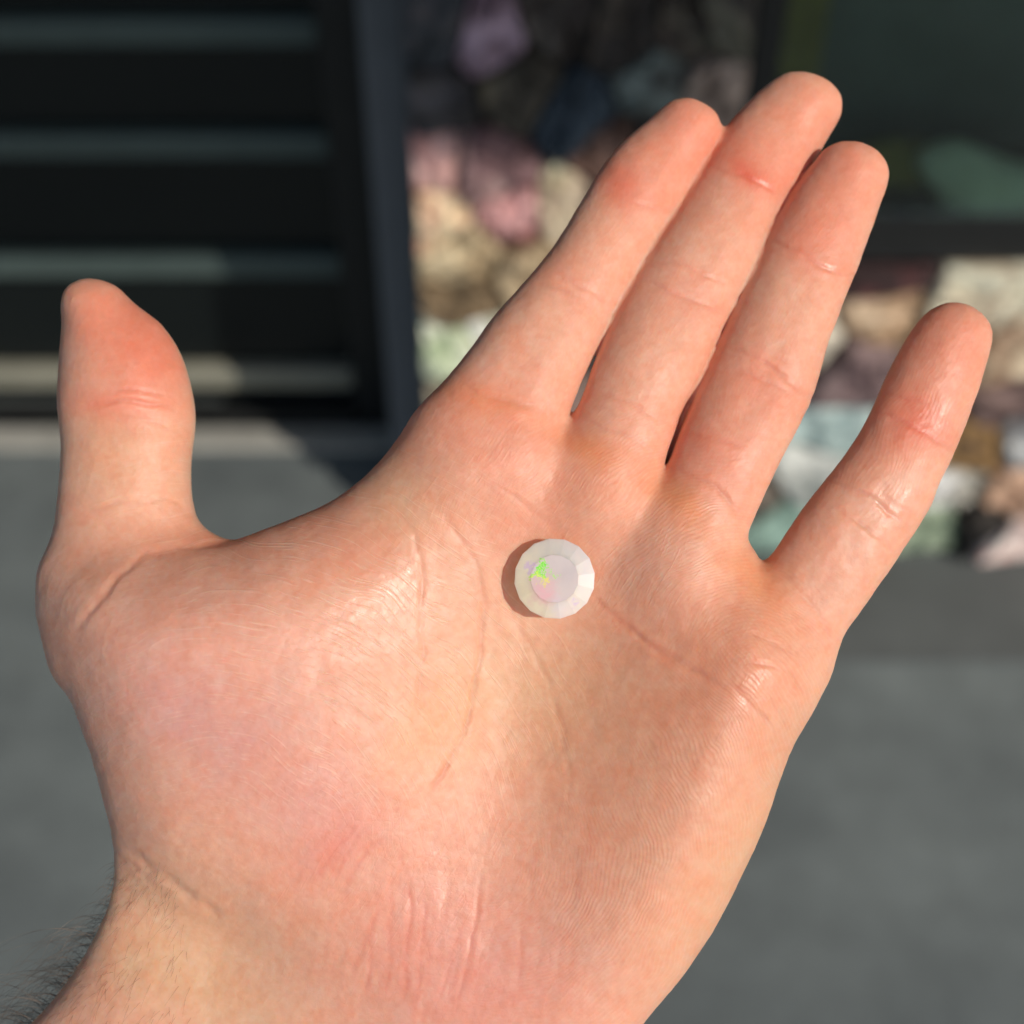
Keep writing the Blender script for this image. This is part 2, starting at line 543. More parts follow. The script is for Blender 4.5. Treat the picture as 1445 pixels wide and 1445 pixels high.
ZG = ZSv[None, None, :]
def body(outline, zc, R, hf, hb, sig=1.0, zo=None):
    """closed body from its outline: rounded over R mm at the rim, hf thick in front of zc and hb behind"""
    pts = []
    sm = catmull(outline)
    for p in sm:
        z = zo(p[0], p[1]) if zo else zc
        pts.append(P2(p[0], p[1], z))
    d = poly_sdf(np.array(pts))
    d = np.where(d > 0, blur2(d, sig), d) if sig else d
    q = 1 - d / R
    q = np.maximum(q, 0)
    q = q[:, :, None]
    zz = ZG - (zc[:, :, None] if isinstance(zc, np.ndarray) else zc)
    hfm = hf[:, :, None] if isinstance(hf, np.ndarray) else hf
    hbm = hb[:, :, None] if isinstance(hb, np.ndarray) else hb
    h = np.where(zz > 0, hfm, hbm)
    f = np.sqrt(q * q + (zz / h) ** 2)
    sc = np.minimum(R, h)
    return (f - 1) * sc

def finger(outline, axis, zb, zt_, hw, pads, creases):
    """axis base->tip in px, zb/zt_ depth mm at both ends"""
    _, t = seg_param(PX, PY, axis)
    t2 = blur2(t, 3)
    zc = zb + (zt_ - zb) * t2 ** 1.3
    ax = np.array(axis, float)
    def zo(x, y):
        _, tt = seg_param(np.array([x]), np.array([y]), axis)
        return float(zb + (zt_ - zb) * tt[0] ** 1.3)
    hf = np.full(GX.shape, hw * S * 0.86)
    for (tc, wd, am) in pads:
        hf = hf + am * np.exp(-0.5 * ((t2 - tc) / wd) ** 2)
    return body(outline, zc, hw * S * 1.08, hf, hw * S * 0.85, 1.5, zo)

INDEX = [(966, 138), (940, 147), (921, 163), (876, 200), (846, 238), (826, 271), (793, 329), (749, 387), (697, 445), (664, 491), (631, 537),
         (598, 592), (600, 660), (660, 715), (740, 700), (786, 645), (799, 592), (835, 509), (870, 442), (909, 377), (958, 302), (998, 235), (1019, 192), (1016, 168), (996, 147)]
MIDDLE = [(1132, 101), (1110, 103), (1083, 117), (1054, 143), (1022, 182), (990, 240), (955, 297), (905, 375), (869, 440), (842, 503), (818, 570),
          (790, 650), (790, 730), (850, 770), (905, 735), (933, 664), (961, 584), (990, 533), (1021, 466), (1047, 419), (1071, 382), (1092, 330), (1117, 285), (1146, 238), (1168, 198), (1185, 169), (1190, 148), (1181, 128), (1163, 112)]
RING = [(1194, 199), (1167, 206), (1146, 232), (1112, 282), (1087, 327), (1065, 378), (1042, 425), (1022, 470), (983, 553), (957, 617), (938, 668),
        (900, 740), (890, 810), (950, 860), (1020, 830), (1050, 757), (1066, 725), (1081, 693), (1111, 633), (1138, 580), (1153, 542), (1164, 501), (1179, 459), (1206, 391), (1232, 323), (1247, 278), (1255, 250), (1247, 225), (1224, 206)]
PINKY = [(1349, 425), (1322, 431), (1300, 448), (1277, 482), (1251, 531), (1228, 584), (1194, 640), (1134, 716), (1098, 770), (1070, 808), (1000, 860), (985, 930), (1040, 1000),
         (1100, 1010), (1138, 975), (1176, 915), (1238, 828), (1307, 725), (1322, 689), (1349, 633), (1371, 576), (1390, 519), (1400, 472), (1394, 452), (1375, 435)]
THUMB = [(135, 393), (112, 395), (94, 405), (88, 425), (88, 480), (83, 560), (88, 640), (84, 700), (78, 745), (67, 800), (63, 850), (72, 890), (100, 960), (220, 960), (300, 880), (320, 800), (296, 760),
         (278, 733), (270, 700), (269, 650), (274, 610), (275, 585), (270, 550), (255, 500), (228, 458), (200, 436), (183, 422), (165, 404)]
PALM = [(596, 585), (650, 566), (720, 573), (800, 590), (868, 622), (935, 664), (1000, 712), (1052, 757), (1076, 798), (1120, 850), (1163, 930), (1146, 990), (1112, 1061), (1078, 1160), (1044, 1235), (1003, 1314), (950, 1390), (905, 1445), (850, 1560), (830, 1900),
        (-160, 1900), (-90, 1600), (45, 1445), (100, 1378), (140, 1310), (158, 1262), (163, 1222), (155, 1150), (133, 1065), (106, 990), (84, 935), (70, 890), (66, 850), (75, 800), (150, 762), (240, 768), (300, 765), (330, 763), (370, 748), (420, 729), (470, 706), (520, 668), (560, 622)]

# palm thickness in front: mounds and hollows as on the photograph
hf = np.full(GX.shape, 11.5)
hf += 8.5 * gauss(PX, PY, 330, 985, 175, 200, 20)         # thenar
hf += 4.0 * gauss(PX, PY, 250, 860, 110, 80, -20)
hf += 2.0 * gauss(PX, PY, 480, 1100, 120, 110, 0)
hf += 6.0 * gauss(PX, PY, 985, 1130, 130, 240, 28)        # hypothenar
hf += 2.2 * gauss(PX, PY, 1080, 940, 80, 110, 30)
hf -= 4.6 * gauss(PX, PY, 770, 880, 120, 200, 10)         # hollow
hf -= 2.2 * gauss(PX, PY, 720, 1130, 80, 180, 15)
hf += 2.6 * gauss(PX, PY, 690, 650, 75, 60, 0)            # pads below the fingers
hf += 2.0 * gauss(PX, PY, 850, 680, 45, 55, 30)
hf += 2.4 * gauss(PX, PY, 975, 775, 42, 70, 25)
hf += 1.4 * gauss(PX, PY, 1085, 870, 50, 75, 30)
hf -= 1.6 * gauss(PX, PY, 900, 730, 22, 80, 25)
hf -= 1.3 * gauss(PX, PY, 1030, 820, 26, 80, 25)
hf -= 1.4 * gauss(PX, PY, 795, 660, 22, 60, 20)
hf -= 7.5 * gauss(PX, PY, 250, 1320, 170, 60, 25)         # hollow at the wrist under the thenar
hf += 2.0 * gauss(PX, PY, 620, 1400, 90, 160, 0)
hf += 1.2 * gauss(PX, PY, 420, 1420, 60, 120, 10)
hf = blur2(11.5 + (hf - 11.5) * 1.06, 3.0)
hf = np.maximum(hf, 4)
zcp = np.full(GX.shape, -12.0)

F3 = body(PALM, zcp, 19.0, hf, 14.0, 2.0, lambda x, y: -12.0)
fI = finger(INDEX, [(690, 620), (800, 400), (960, 160)], -9.0, -27.0, 66, [(0.9, 0.08, 0.5), (0.62, 0.1, 0.5), (0.25, 0.12, 0.8), (0.78, 0.03, -0.3), (0.47, 0.03, -0.4)], None)
fM = finger(MIDDLE, [(860, 680), (1000, 380), (1140, 120)], -9.0, -30.0, 66, [(0.9, 0.08, 0.5), (0.62, 0.1, 0.5), (0.3, 0.1, 0.8), (0.76, 0.03, -0.3), (0.48, 0.03, -0.4)], None)
fR = finger(RING, [(970, 780), (1090, 480), (1210, 220)], -8.0, -23.0, 63, [(0.9, 0.08, 0.5), (0.58, 0.1, 0.5), (0.3, 0.1, 0.8), (0.74, 0.03, -0.3), (0.46, 0.03, -0.4)], None)
fP = finger(PINKY, [(1090, 880), (1230, 660), (1355, 440)], -9.0, -15.0, 60, [(0.9, 0.08, 0.5), (0.55, 0.1, 0.4), (0.3, 0.1, 0.5), (0.70, 0.03, -0.4), (0.42, 0.03, -0.4)], None)
fT = finger(THUMB, [(190, 900), (178, 650), (150, 410)], -15.0, -20.0, 88, [(0.78, 0.12, 1.2), (0.35, 0.2, 0.0), (0.63, 0.03, -0.5)], None)

WEB = [(905, 700), (925, 640), (950, 580), (972, 540), (985, 515), (1000, 525), (1002, 570), (985, 620), (960, 690), (935, 740)]
fW = body(WEB, np.full(GX.shape, -15.5), 5.0, 4.0, 6.0, 0.8, lambda x, y: -15.5)
fing = np.minimum(smin(smin(fI, fM, 0.8), fR, 0.7), fP)
kw = 5.0 - 3.8 * np.clip(gauss(PX, PY, 1068, 785, 34, 40) + gauss(PX, PY, 802, 585, 26, 30) + gauss(PX, PY, 935, 655, 26, 34), 0, 1)
F3 = smin(F3, fing, kw[:, :, None])
F3 = smin(F3, fT, 5.0)
F3 = np.minimum(F3, fW)
F3[:, 0, :] = 5; F3[:, -1, :] = 5; F3[0] = 5; F3[-1] = 5

def surface_nets(Fv):
    nx, ny, nz = Fv.shape
    ins = Fv < 0
    c = np.zeros((nx - 1, ny - 1, nz - 1), int)
    for i in (0, 1):
        for j in (0, 1):
            for k in (0, 1):
                c += ins[i:nx - 1 + i, j:ny - 1 + j, k:nz - 1 + k]
    act = (c > 0) & (c < 8)
    ids = -np.ones(act.shape, int)
    I = np.argwhere(act)
    ids[act] = np.arange(len(I))
    acc = np.zeros((len(I), 3)); cnt = np.zeros(len(I))
    corners = [(i, j, k) for i in (0, 1) for j in (0, 1) for k in (0, 1)]
    for p in corners:
        for ax in range(3):
            if p[ax]: continue
            q = list(p); q[ax] = 1
            va = Fv[I[:, 0] + p[0], I[:, 1] + p[1], I[:, 2] + p[2]]
            vb = Fv[I[:, 0] + q[0], I[:, 1] + q[1], I[:, 2] + q[2]]
            m = (va < 0) != (vb < 0)
            t = va[m] / (va[m] - vb[m])
            pt = np.tile(np.array(p, float), (m.sum(), 1))
            pt[:, ax] = t
            acc[m] += pt; cnt[m] += 1
    V = I + acc / cnt[:, None]
    quads = []
    for ax in range(3):
        o1, o2 = [(1, 2), (2, 0), (0, 1)][ax]
        A = [slice(None)] * 3; B = [slice(None)] * 3
        A[ax] = slice(0, -1); B[ax] = slice(1, None)
        sa, sb = ins[tuple(A)], ins[tuple(B)]
        E = np.argwhere(sa != sb)
        E = E[(E[:, o1] > 0) & (E[:, o2] > 0) & (E[:, o1] < Fv.shape[o1] - 1) & (E[:, o2] < Fv.shape[o2] - 1)]
        s = sa[E[:, 0], E[:, 1], E[:, 2]]
        def idx(d1, d2):
            q = E.copy(); q[:, o1] -= d1; q[:, o2] -= d2
            return ids[q[:, 0], q[:, 1], q[:, 2]]
        Q = np.stack([idx(1, 1), idx(0, 1), idx(0, 0), idx(1, 0)], 1)
        Q[~s] = Q[~s][:, ::-1]
        quads.append(Q)
    return V, np.concatenate(quads)

V, Q = surface_nets(F3)
VA, VB = XS[0] + V[:, 0] * HA, YS[0] + V[:, 1] * HB
V = np.stack([VA * CA + VB * SA, -VA * SA + VB * CA, ZSv[0] + V[:, 2] * HZ], 1)
# taubin smoothing
Ed = np.concatenate([Q[:, [0, 1]], Q[:, [1, 2]], Q[:, [2, 3]], Q[:, [3, 0]]])
deg = np.bincount(Ed.ravel(), minlength=len(V)).astype(float)
def lap(V):
    L = np.zeros_like(V)
    for d in range(3):
        L[:, d] = np.bincount(Ed[:, 0], V[Ed[:, 1], d], len(V)) + np.bincount(Ed[:, 1], V[Ed[:, 0], d], len(V))
    return L / deg[:, None] - V
for it in range(7):
    V = V + 0.5 * lap(V)
    V = V - 0.52 * lap(V)

def np_mesh(name, V, Q):
    me = bpy.data.meshes.new(name)
    me.vertices.add(len(V)); me.vertices.foreach_set('co', V.ravel())
    me.loops.add(Q.size); me.loops.foreach_set('vertex_index', Q.ravel().astype(np.int32))
    me.polygons.add(len(Q))
    me.polygons.foreach_set('loop_start', np.arange(0, Q.size, 4, dtype=np.int32))
    me.update(calc_edges=True)
    me.validate()
    return me

me = np_mesh('hand', V, Q)
tmp = bpy.data.objects.new('hand_base', me)
COL.objects.link(tmp)
md = tmp.modifiers.new('s', 'SUBSURF')
md.levels = 2; md.render_levels = 2
dg = bpy.context.evaluated_depsgraph_get()
me2 = bpy.data.meshes.new_from_object(tmp.evaluated_get(dg))
bpy.data.objects.remove(tmp)
bpy.data.meshes.remove(me)
me = me2
me.name = 'hand'
nV = len(me.vertices)
co = np.empty(nV * 3); me.vertices.foreach_get('co', co); co = co.reshape(-1, 3)
no = np.empty(nV * 3); me.vertex_normals.foreach_get('vector', no); no = no.reshape(-1, 3)
print('hand verts', nV, flush=True)
kx = D / (D - co[:, 2]) / S
vx = co[:, 0] * kx + 722.5
vy = 722.5 - co[:, 1] * kx
front = np.clip((no[:, 2] + 0.15) / 0.35, 0, 1)

def vnoise(x, y, scale, seed):
    """smooth value noise in photo pixels, -1..1"""
    r = np.random.default_rng(seed)
    T = r.uniform(-1, 1, (256, 256))
    u, v = x / scale, y / scale
    iu, iv = np.floor(u).astype(int), np.floor(v).astype(int)
    fu, fv = u - iu, v - iv
    fu = fu * fu * (3 - 2 * fu); fv = fv * fv * (3 - 2 * fv)
    g_ = lambda i, j: T[i % 256, j % 256]
    return (g_(iu, iv) * (1 - fu) + g_(iu + 1, iv) * fu) * (1 - fv) + (g_(iu, iv + 1) * (1 - fu) + g_(iu + 1, iv + 1) * fu) * fv

wx = vx + 3.2 * vnoise(vx, vy, 34, 1) + 1.2 * vnoise(vx, vy, 9, 2)
wy = vy + 3.2 * vnoise(vx, vy, 34, 3) + 1.2 * vnoise(vx, vy, 9, 4)

# crease: points, depth mm, half width px, redness
CR = [
 ([(588, 680), (600, 695), (637, 745), (672, 790), (684, 853), (679, 915), (666, 990), (654, 1040), (625, 1095), (606, 1116)], 0.30, 3.2, 0.45),
 ([(526, 672), (546, 699), (583, 749), (598, 811), (596, 895), (592, 978), (585, 1040)], 0.22, 3.2, 0.25),
 ([(640, 1075), (622, 1098), (606, 1116)], 0.22, 3.0, 1.0),
 ([(700, 800), (726, 874), (749, 915), (774, 965), (795, 1027), (803, 1098), (800, 1150)], 0.20, 3.5, 0.25),
 ([(825, 826), (840, 840), (874, 874), (907, 899), (940, 924), (978, 944), (1019, 969), (1040, 985)], 0.34, 3.4, 0.7),
 ([(690, 672), (708, 687), (766, 732), (790, 750)], 0.16, 2.4, 0.4),
 ([(355, 760), (307, 767), (249, 771), (208, 782), (166, 811), (137, 848), (116, 881), (104, 905)], 0.48, 4.6, 0.5),
 ([(120, 716), (154, 713), (195, 706), (232, 703), (249, 711), (268, 728)], 0.18, 3.0, 0.3),
 ([(120, 578), (145, 569), (187, 565), (224, 571), (257, 584)], 0.30, 3.0, 0.5),
 ([(150, 553), (190, 548), (238, 556)], 0.16, 2.5, 0.1),
 ([(160, 592), (200, 590), (250, 606)], 0.12, 2.5, 0.1),
 ([(163, 1190), (199, 1210), (232, 1239), (266, 1264), (316, 1293)], 0.5, 5.0, 0.0),
 ([(163, 1205), (190, 1222), (220, 1252)], 0.3, 3.5, 0.0),
 ([(579, 1230), (579, 1277), (576, 1320), (572, 1370), (569, 1420)], 0.34, 3.0, 1.0),
 ([(682, 1222), (674, 1277), (665, 1339), (652, 1385), (640, 1431)], 0.30, 2.6, 0.5),
 ([(556, 1235), (554, 1277), (551, 1339), (545, 1400)], 0.20, 2.4, 0.6),
 ([(532, 1290), (523, 1323), (518, 1385), (515, 1420)], 0.22, 2.4, 0.7),
 ([(566, 1195), (563, 1240), (566, 1260)], 0.14, 2.0, 0.6),
 ([(515, 1160), (502, 1168), (474, 1197), (452, 1228), (443, 1246)], 0.24, 2.6, 0.5),
 ([(525, 1165), (505, 1180), (486, 1210), (470, 1245)], 0.2, 2.4, 0.4),
 ([(545, 1175), (520, 1200), (500, 1235), (480, 1262)], 0.2, 2.4, 0.7),
 ([(540, 1270), (532, 1290), (510, 1335), (495, 1380)], 0.16, 2.4, 0.6),
 ([(600, 1250), (598, 1310), (590, 1390), (585, 1440)], 0.15, 2.2, 0.5),
 ([(652, 1300), (640, 1350), (622, 1400), (612, 1440)], 0.13, 2.2, 0.5),
 ([(740, 1280), (738, 1330), (730, 1390)], 0.12, 2.2, 0.4),
 # index
 ([(772, 384), (800, 392), (835, 410), (868, 436)], 0.20, 2.8, 0.35),
 ([(752, 396), (790, 405), (820, 420)], 0.20, 2.8, 0.35),
 ([(842, 262), (875, 276), (915, 290), (955, 298)], 0.15, 3.2, 0.3),
 ([(640, 540), (690, 560), (745, 574), (800, 588)], 0.28, 4.5, 0.3),
 # middle
 ([(985, 236), (1008, 238), (1046, 248), (1087, 268), (1108, 280)], 0.22, 3.0, 0.6),
 ([(925, 368), (955, 374), (992, 387), (1030, 408)], 0.20, 2.6, 0.35),
 ([(905, 395), (921, 400), (967, 420), (1017, 441), (1030, 450)], 0.26, 2.6, 0.45),
 ([(825, 556), (851, 557), (900, 572), (945, 598)], 0.2, 2.8, 0.3),
 ([(815, 590), (842, 599), (880, 612), (905, 626), (935, 645)], 0.22, 2.8, 0.3),
 # ring
 ([(1075, 336), (1089, 342), (1126, 353), (1160, 376), (1187, 384), (1210, 392)], 0.26, 2.8, 0.5),
 ([(1020, 492), (1043, 497), (1089, 517), (1111, 538), (1134, 557), (1150, 565)], 0.28, 2.8, 0.5),
 ([(1018, 518), (1032, 523), (1089, 542), (1124, 560)], 0.22, 2.6, 0.4),
 ([(1040, 480), (1080, 492), (1120, 516)], 0.12, 2.2, 0.2),
 ([(958, 606), (975, 610), (1013, 621), (1055, 633)], 0.20, 2.4, 0.6),
 ([(940, 662), (975, 672), (1013, 689), (1032, 712), (1050, 735)], 0.26, 3.0, 0.5),
 # pinky
 ([(1222, 575), (1236, 580), (1262, 591), (1292, 606), (1311, 614), (1341, 633), (1352, 642)], 0.32, 2.8, 0.7),
 ([(1240, 558), (1254, 560), (1285, 563), (1311, 572)], 0.18, 2.4, 0.4),
 ([(1150, 678), (1172, 681), (1204, 690), (1236, 706), (1261, 728), (1280, 745)], 0.24, 2.6, 0.4),
 ([(1170, 718), (1185, 722), (1223, 744), (1255, 770), (1262, 785)], 0.24, 2.6, 0.4),
 ([(1095, 810), (1111, 820), (1152, 865), (1177, 911)], 0.22, 3.0, 0.3),
 ([(1053, 890), (1094, 907), (1119, 928)], 0.22, 2.6, 0.3),
 ([(1050, 930), (1069, 936), (1111, 948), (1131, 973), (1140, 990)], 0.26, 2.8, 0.3),
 ([(1020, 962), (1036, 969), (1061, 998), (1086, 1019), (1096, 1040)], 0.30, 3.0, 0.2),
 ([(1080, 985), (1100, 1005), (1112, 1030)], 0.18, 2.4, 0.2),
]
disp = np.zeros(nV)
red = np.zeros(nV)
for pts, dep_, wd, rd in CR:
    P_ = np.array(pts, float)
    m = (vx > P_[:, 0].min() - 25) & (vx < P_[:, 0].max() + 25) & (vy > P_[:, 1].min() - 25) & (vy < P_[:, 1].max() + 25) & (front > 0)
    d, t = seg_param(wx[m], wy[m], pts)
    fade = np.clip(t / 0.18, 0, 1) * np.clip((1 - t) / 0.18, 0, 1)
    gcore = np.exp(-0.5 * (d / wd) ** 2)
    lip = np.exp(-0.5 * ((d - wd * 2.6) / (wd * 1.3)) ** 2)
    disp[m] += (-gcore + 0.15 * lip) * dep_ * fade * (0.28 if P_[:, 1].mean() > 1150 and P_[:, 0].mean() > 400 else 0.62 if 560 < P_[:, 0].mean() < 800 and P_[:, 1].mean() > 600 else 0.78) * (0.75 + 0.5 * vnoise(vx[m], vy[m], 20, 77))
    red[m] += np.exp(-0.5 * (d / (wd * 1.5)) ** 2) * rd * fade
# soft lumps
disp += 0.10 * vnoise(vx, vy, 38, 11) + 0.05 * vnoise(vx, vy, 15, 12) + 0.02 * vnoise(vx, vy, 6, 13)
# slightly stretched folds radiating at the wrist heel
wr = gauss(vx, vy, 620, 1340, 170, 110)
disp += wr * 0.05 * vnoise(vx + 0.15 * vy, vy * 0.10, 9, 14)
co2 = co + no * (disp * front)[:, None]
me.vertices.foreach_set('co', co2.ravel() / 1000.0)

# ---- skin pigment (blood and callus patches)
base = np.array([0.73, 0.375, 0.258])
tone = np.tile(base, (nV, 1))
def patch(cx, cy, rx, ry, ang, mul, wgt=1.0):
    g_ = np.clip(gauss(vx + 14 * vnoise(vx, vy, 60, 21), vy + 14 * vnoise(vx, vy, 60, 22), cx, cy, rx, ry, ang) * wgt, 0, 1)[:, None]
    global tone
    tone = tone * (1 - g_) + tone * np.array(mul) * g_
R1 = (1.0, 0.80, 0.77)
R2 = (0.98, 0.66, 0.62)
Y1 = (0.98, 1.06, 1.0)
PK = (0.97, 0.92, 1.05)
for p in [
 (955, 195, 60, 75, 30, R1), (872, 262, 34, 26, 30, R2), (1130, 150, 55, 45, 30, (1, .88, .84)), (1055, 235, 60, 34, 30, R1), (1048, 248, 22, 12, 20, R2),
 (1185, 245, 65, 60, 20, R1), (1150, 345, 50, 34, 30, R1), (1335, 480, 55, 75, 25, R1), (1300, 590, 40, 26, 25, R2), (1265, 625, 25, 20, 0, R1),
 (1075, 540, 55, 34, 30, R1), (1010, 640, 55, 40, 30, R1), (970, 420, 40, 30, 20, (1, .9, .9)), (800, 400, 60, 24, 30, (1, .9, .88)),
 (215, 490, 50, 62, 10, R2), (140, 430, 45, 34, 0, R1), (150, 570, 50, 20, 0, R1),
 (165, 650, 70, 60, 0, Y1), (690, 610, 110, 55, 25, (1, .86, .84)), (826, 632, 30, 16, 20, (1.0, .82, .62)), (965, 705, 34, 18, 30, (1.0, .80, .58)), (1075, 820, 40, 25, 30, (1, .86, .7)),
 (690, 575, 60, 12, 20, (1, .85, .7)), (560, 700, 40, 60, -30, Y1), (620, 860, 100, 140, 0, (0.99, 1.04, 1.02)), (760, 960, 90, 80, 20, (0.96, 1.06, 0.98)), (590, 1050, 80, 50, -40, (1, 1.04, .92)),
 (290, 960, 120, 110, 20, (.95, .96, 1.06)), (250, 1000, 60, 40, 30, (.96, .94, 1.04)), (340, 1050, 26, 60, 40, (.95, .95, 1.03)), (200, 1300, 90, 60, 30, Y1), (300, 1400, 130, 80, 20, (.95, 1.08, 1.0)),
 (470, 1190, 60, 26, -35, (1, .85, .86)), (600, 1330, 110, 110, 0, (1, .95, 1.0)), (700, 1400, 130, 80, 0, (1, .93, 1.0)), (460, 1120, 80, 60, 0, PK),
 (1040, 930, 70, 90, 30, (1, .90, .84)), (900, 1060, 110, 130, 30, (.97, .94, .88)), (980, 1270, 80, 130, 30, (1, 1.0, .94)), (1090, 1150, 26, 150, 28, Y1),
 (860, 700, 50, 40, 0, (1, .9, .82)), (700, 730, 60, 30, 30, (1, .92, .9)), (300, 750, 70, 20, 0, (1, .9, .85)), (520, 770, 70, 40, 20, (1, .9, .88)),
]:
    patch(*p)
mot = 1 + 0.05 * vnoise(vx, vy, 26, 31) + 0.045 * vnoise(vx, vy, 11, 32) + 0.045 * vnoise(vx, vy, 5, 33)
tone[:, 1] *= mot; tone[:, 2] *= mot ** 1.5
tone *= (1 + 0.02 * vnoise(vx, vy, 12, 34))[:, None]
rr_ = np.clip(red, 0, 1)[:, None] * 0.45
tone = tone * (1 - rr_) + tone * np.array([0.95, 0.62, 0.55]) * rr_
# back of the hand a little browner
bk = (1 - front)[:, None]
tone = tone * (1 - bk) + np.array([0.66, 0.40, 0.28]) * bk
tone = np.clip(tone, 0, 1)
ca = me.attributes.new('tone', 'FLOAT_COLOR', 'POINT')
ca.data.foreach_set('color', np.concatenate([tone, np.ones((nV, 1))], 1).ravel())

def fattr(name, arr):
    at = me.attributes.new(name, 'FLOAT', 'POINT')
    at.data.foreach_set('value', arr.astype(np.float32))
# friction ridges: running phase (in ridges) and strength for the hypothenar, the pads under the fingers
wob = 11 * vnoise(vx, vy, 60, 41) + 2.6 * vnoise(vx, vy, 19, 42)
fattr('ridge_a', (np.hypot(vx - 690, vy - 1210) + wob) / 5.6)
fattr('amp_a', np.clip(gauss(vx, vy, 1000, 1150, 95, 190, 30) * 1.3 * (0.65 + 0.6 * vnoise(vx, vy, 32, 43)) + 0.6 * gauss(vx, vy, 1080, 970, 60, 60) + 0.45 * gauss(vx, vy, 820, 1330, 110, 90), 0, 1) * front)
fattr('ridge_b', (np.hypot(vx - 1060, vy - 960) + wob) / 5.2)
fingmask = np.clip(1.0 * gauss(vx, vy, 920, 720, 110, 90, 30) + 0.6 * gauss(vx, vy, 1050, 880, 60, 60) + 0.5 * gauss(vx, vy, 700, 640, 110, 60, 20), 0, 1)
fattr('amp_b', 0.75 * fingmask * front)
# along-the-finger ridges
du = (vx * 0.88 + vy * 0.47)
fattr('ridge_c', (du + wob) / 5.4)
fm = ((vy < 700 - (vx < 620) * 200) & (vx > 560)).astype(float)
inpink = gauss(vx, vy, 1250, 640, 90, 140, 30)
fattr('amp_c', np.clip((0.28 * fm * gauss(vx, vy, 950, 350, 260, 330, 25) + 0.42 * inpink), 0, 1) * front * fm)
# fine lines on the thenar: arc coordinates
rad = np.hypot(vx - 300, vy - 1260); ang_ = np.arctan2(vy - 1260, vx - 300)
fattr('line_u', (rad + 10 * vnoise(vx, vy, 60, 51)) / 6.0)
fattr('line_v', ang_ * 3.2 + 0.3 * vnoise(vx, vy, 50, 52))
fattr('amp_l', np.clip(1.2 * gauss(vx, vy, 520, 860, 190, 120, 40) + 0.4 * gauss(vx, vy, 350, 1000, 180, 150), 0, 1) * front)
fattr('dry', np.clip(gauss(vx, vy, 470, 1150, 70, 60) + 0.7 * gauss(vx, vy, 580, 1300, 130, 120) + 0.25, 0, 1) * front)

gl_ = 0
for gx_, gy_, a_, b_ in [(1165, 365, 24, 16), (1322, 603, 24, 22), (1060, 262, 26, 20), (470, 1150, 60, 50), (1062, 1010, 30, 50), (560, 1280, 70, 60),
                         (990, 1180, 60, 110), (780, 1350, 90, 60), (1150, 540, 20, 30), (160, 560, 30, 22), (1250, 715, 30, 24), (960, 710, 30, 20), (200, 1300, 60, 60), (350, 1390, 80, 50), (520, 800, 70, 70)]:
    gl_ = gl_ + gauss(vx, vy, gx_, gy_, a_, b_, 0)
fattr('gloss', np.clip(gl_, 0, 1) * front * (0.8 + 0.4 * vnoise(vx, vy, 8, 61)))
c45, s45 = math.cos(math.radians(58)), math.sin(math.radians(58))
fattr('cross_u', (vx * s45 + vy * c45 + 6 * vnoise(vx, vy, 50, 62)) / 5.5)
fattr('cross_v', (vx * c45 - vy * s45) / 90.0)
fattr('amp_x', np.clip(0.9 * gauss(vx, vy, 890, 790, 90, 80) + 0.6 * gauss(vx, vy, 700, 690, 110, 60) + 0.5 * gauss(vx, vy, 560, 1250, 160, 110) + 0.4 * gauss(vx, vy, 1080, 1000, 60, 90) + 0.12, 0, 1) * front)
m = N('skin')
def at(name, typ='GEOMETRY'):
    x = m.t.nodes.new('ShaderNodeAttribute'); x.attribute_name = name; return x
tn = at('tone').outputs['Color']
c = m.coord()
pore = m.noise(c, 900, 4, 0.6)
mid = m.noise(c, 260, 5, 0.6)
def ridges(i):
    ph = at('ridge_' + i).outputs['Fac']; am = at('amp_' + i).outputs['Fac']
    nz = m.math('MULTIPLY', mid.outputs['Fac'], 1.0)
    s_ = m.math('SINE', m.math('MULTIPLY', m.math('ADD', ph, nz), 2 * math.pi))
    br = m.noise(c, 420, 2, 0.5)
    s_ = m.math('MULTIPLY', s_, m.math('ADD', m.math('MULTIPLY', br.outputs['Fac'], 1.4), 0.0))
    return m.math('MULTIPLY', s_, am)
rid = m.math('ADD', m.math('ADD', ridges('a'), ridges('b')), ridges('c'))
# thin lines
cmb = m.t.nodes.new('ShaderNodeCombineXYZ')
m.l(at('line_u').outputs['Fac'], cmb.inputs[0]); m.l(at('line_v').outputs['Fac'], cmb.inputs[1])
ln = m.noise(cmb.outputs[0], 1.6, 2, 0.6)
la = m.ramp(ln.outputs['Fac'], [(0.56, 0.0), (0.66, 1.0)])
lines = m.math('MULTIPLY', la, at('amp_l').outputs['Fac'])
cmb2 = m.t.nodes.new('ShaderNodeCombineXYZ')
m.l(at('cross_u').outputs['Fac'], cmb2.inputs[0]); m.l(at('cross_v').outputs['Fac'], cmb2.inputs[1])
ln2 = m.noise(cmb2.outputs[0], 1.5, 3, 0.6)
xl = m.math('MULTIPLY', m.ramp(ln2.outputs['Fac'], [(0.55, 0.0), (0.68, 1.0)]), at('amp_x').outputs['Fac'])
cross = m.t.nodes.new('ShaderNodeTexVoronoi')
cross.feature = 'DISTANCE_TO_EDGE'
cross.inputs['Scale'].default_value = 520
vmx = m.t.nodes.new('ShaderNodeVectorMath'); vmx.operation = 'MULTIPLY_ADD'
m.l(mid.outputs['Color'], vmx.inputs[0]); vmx.inputs[1].default_value = (0.0030, 0.0030, 0.003); m.l(c, vmx.inputs[2])
m.l(vmx.outputs[0], cross.inputs['Vector'])
vr = m.ramp(cross.outputs['Distance'], [(0.0, 0.0), (0.12, 1.0)])
dry = at('dry').outputs['Fac']
hgt = m.math('ADD', m.math('MULTIPLY', rid, 0.018), m.math('MULTIPLY', lines, 0.055))
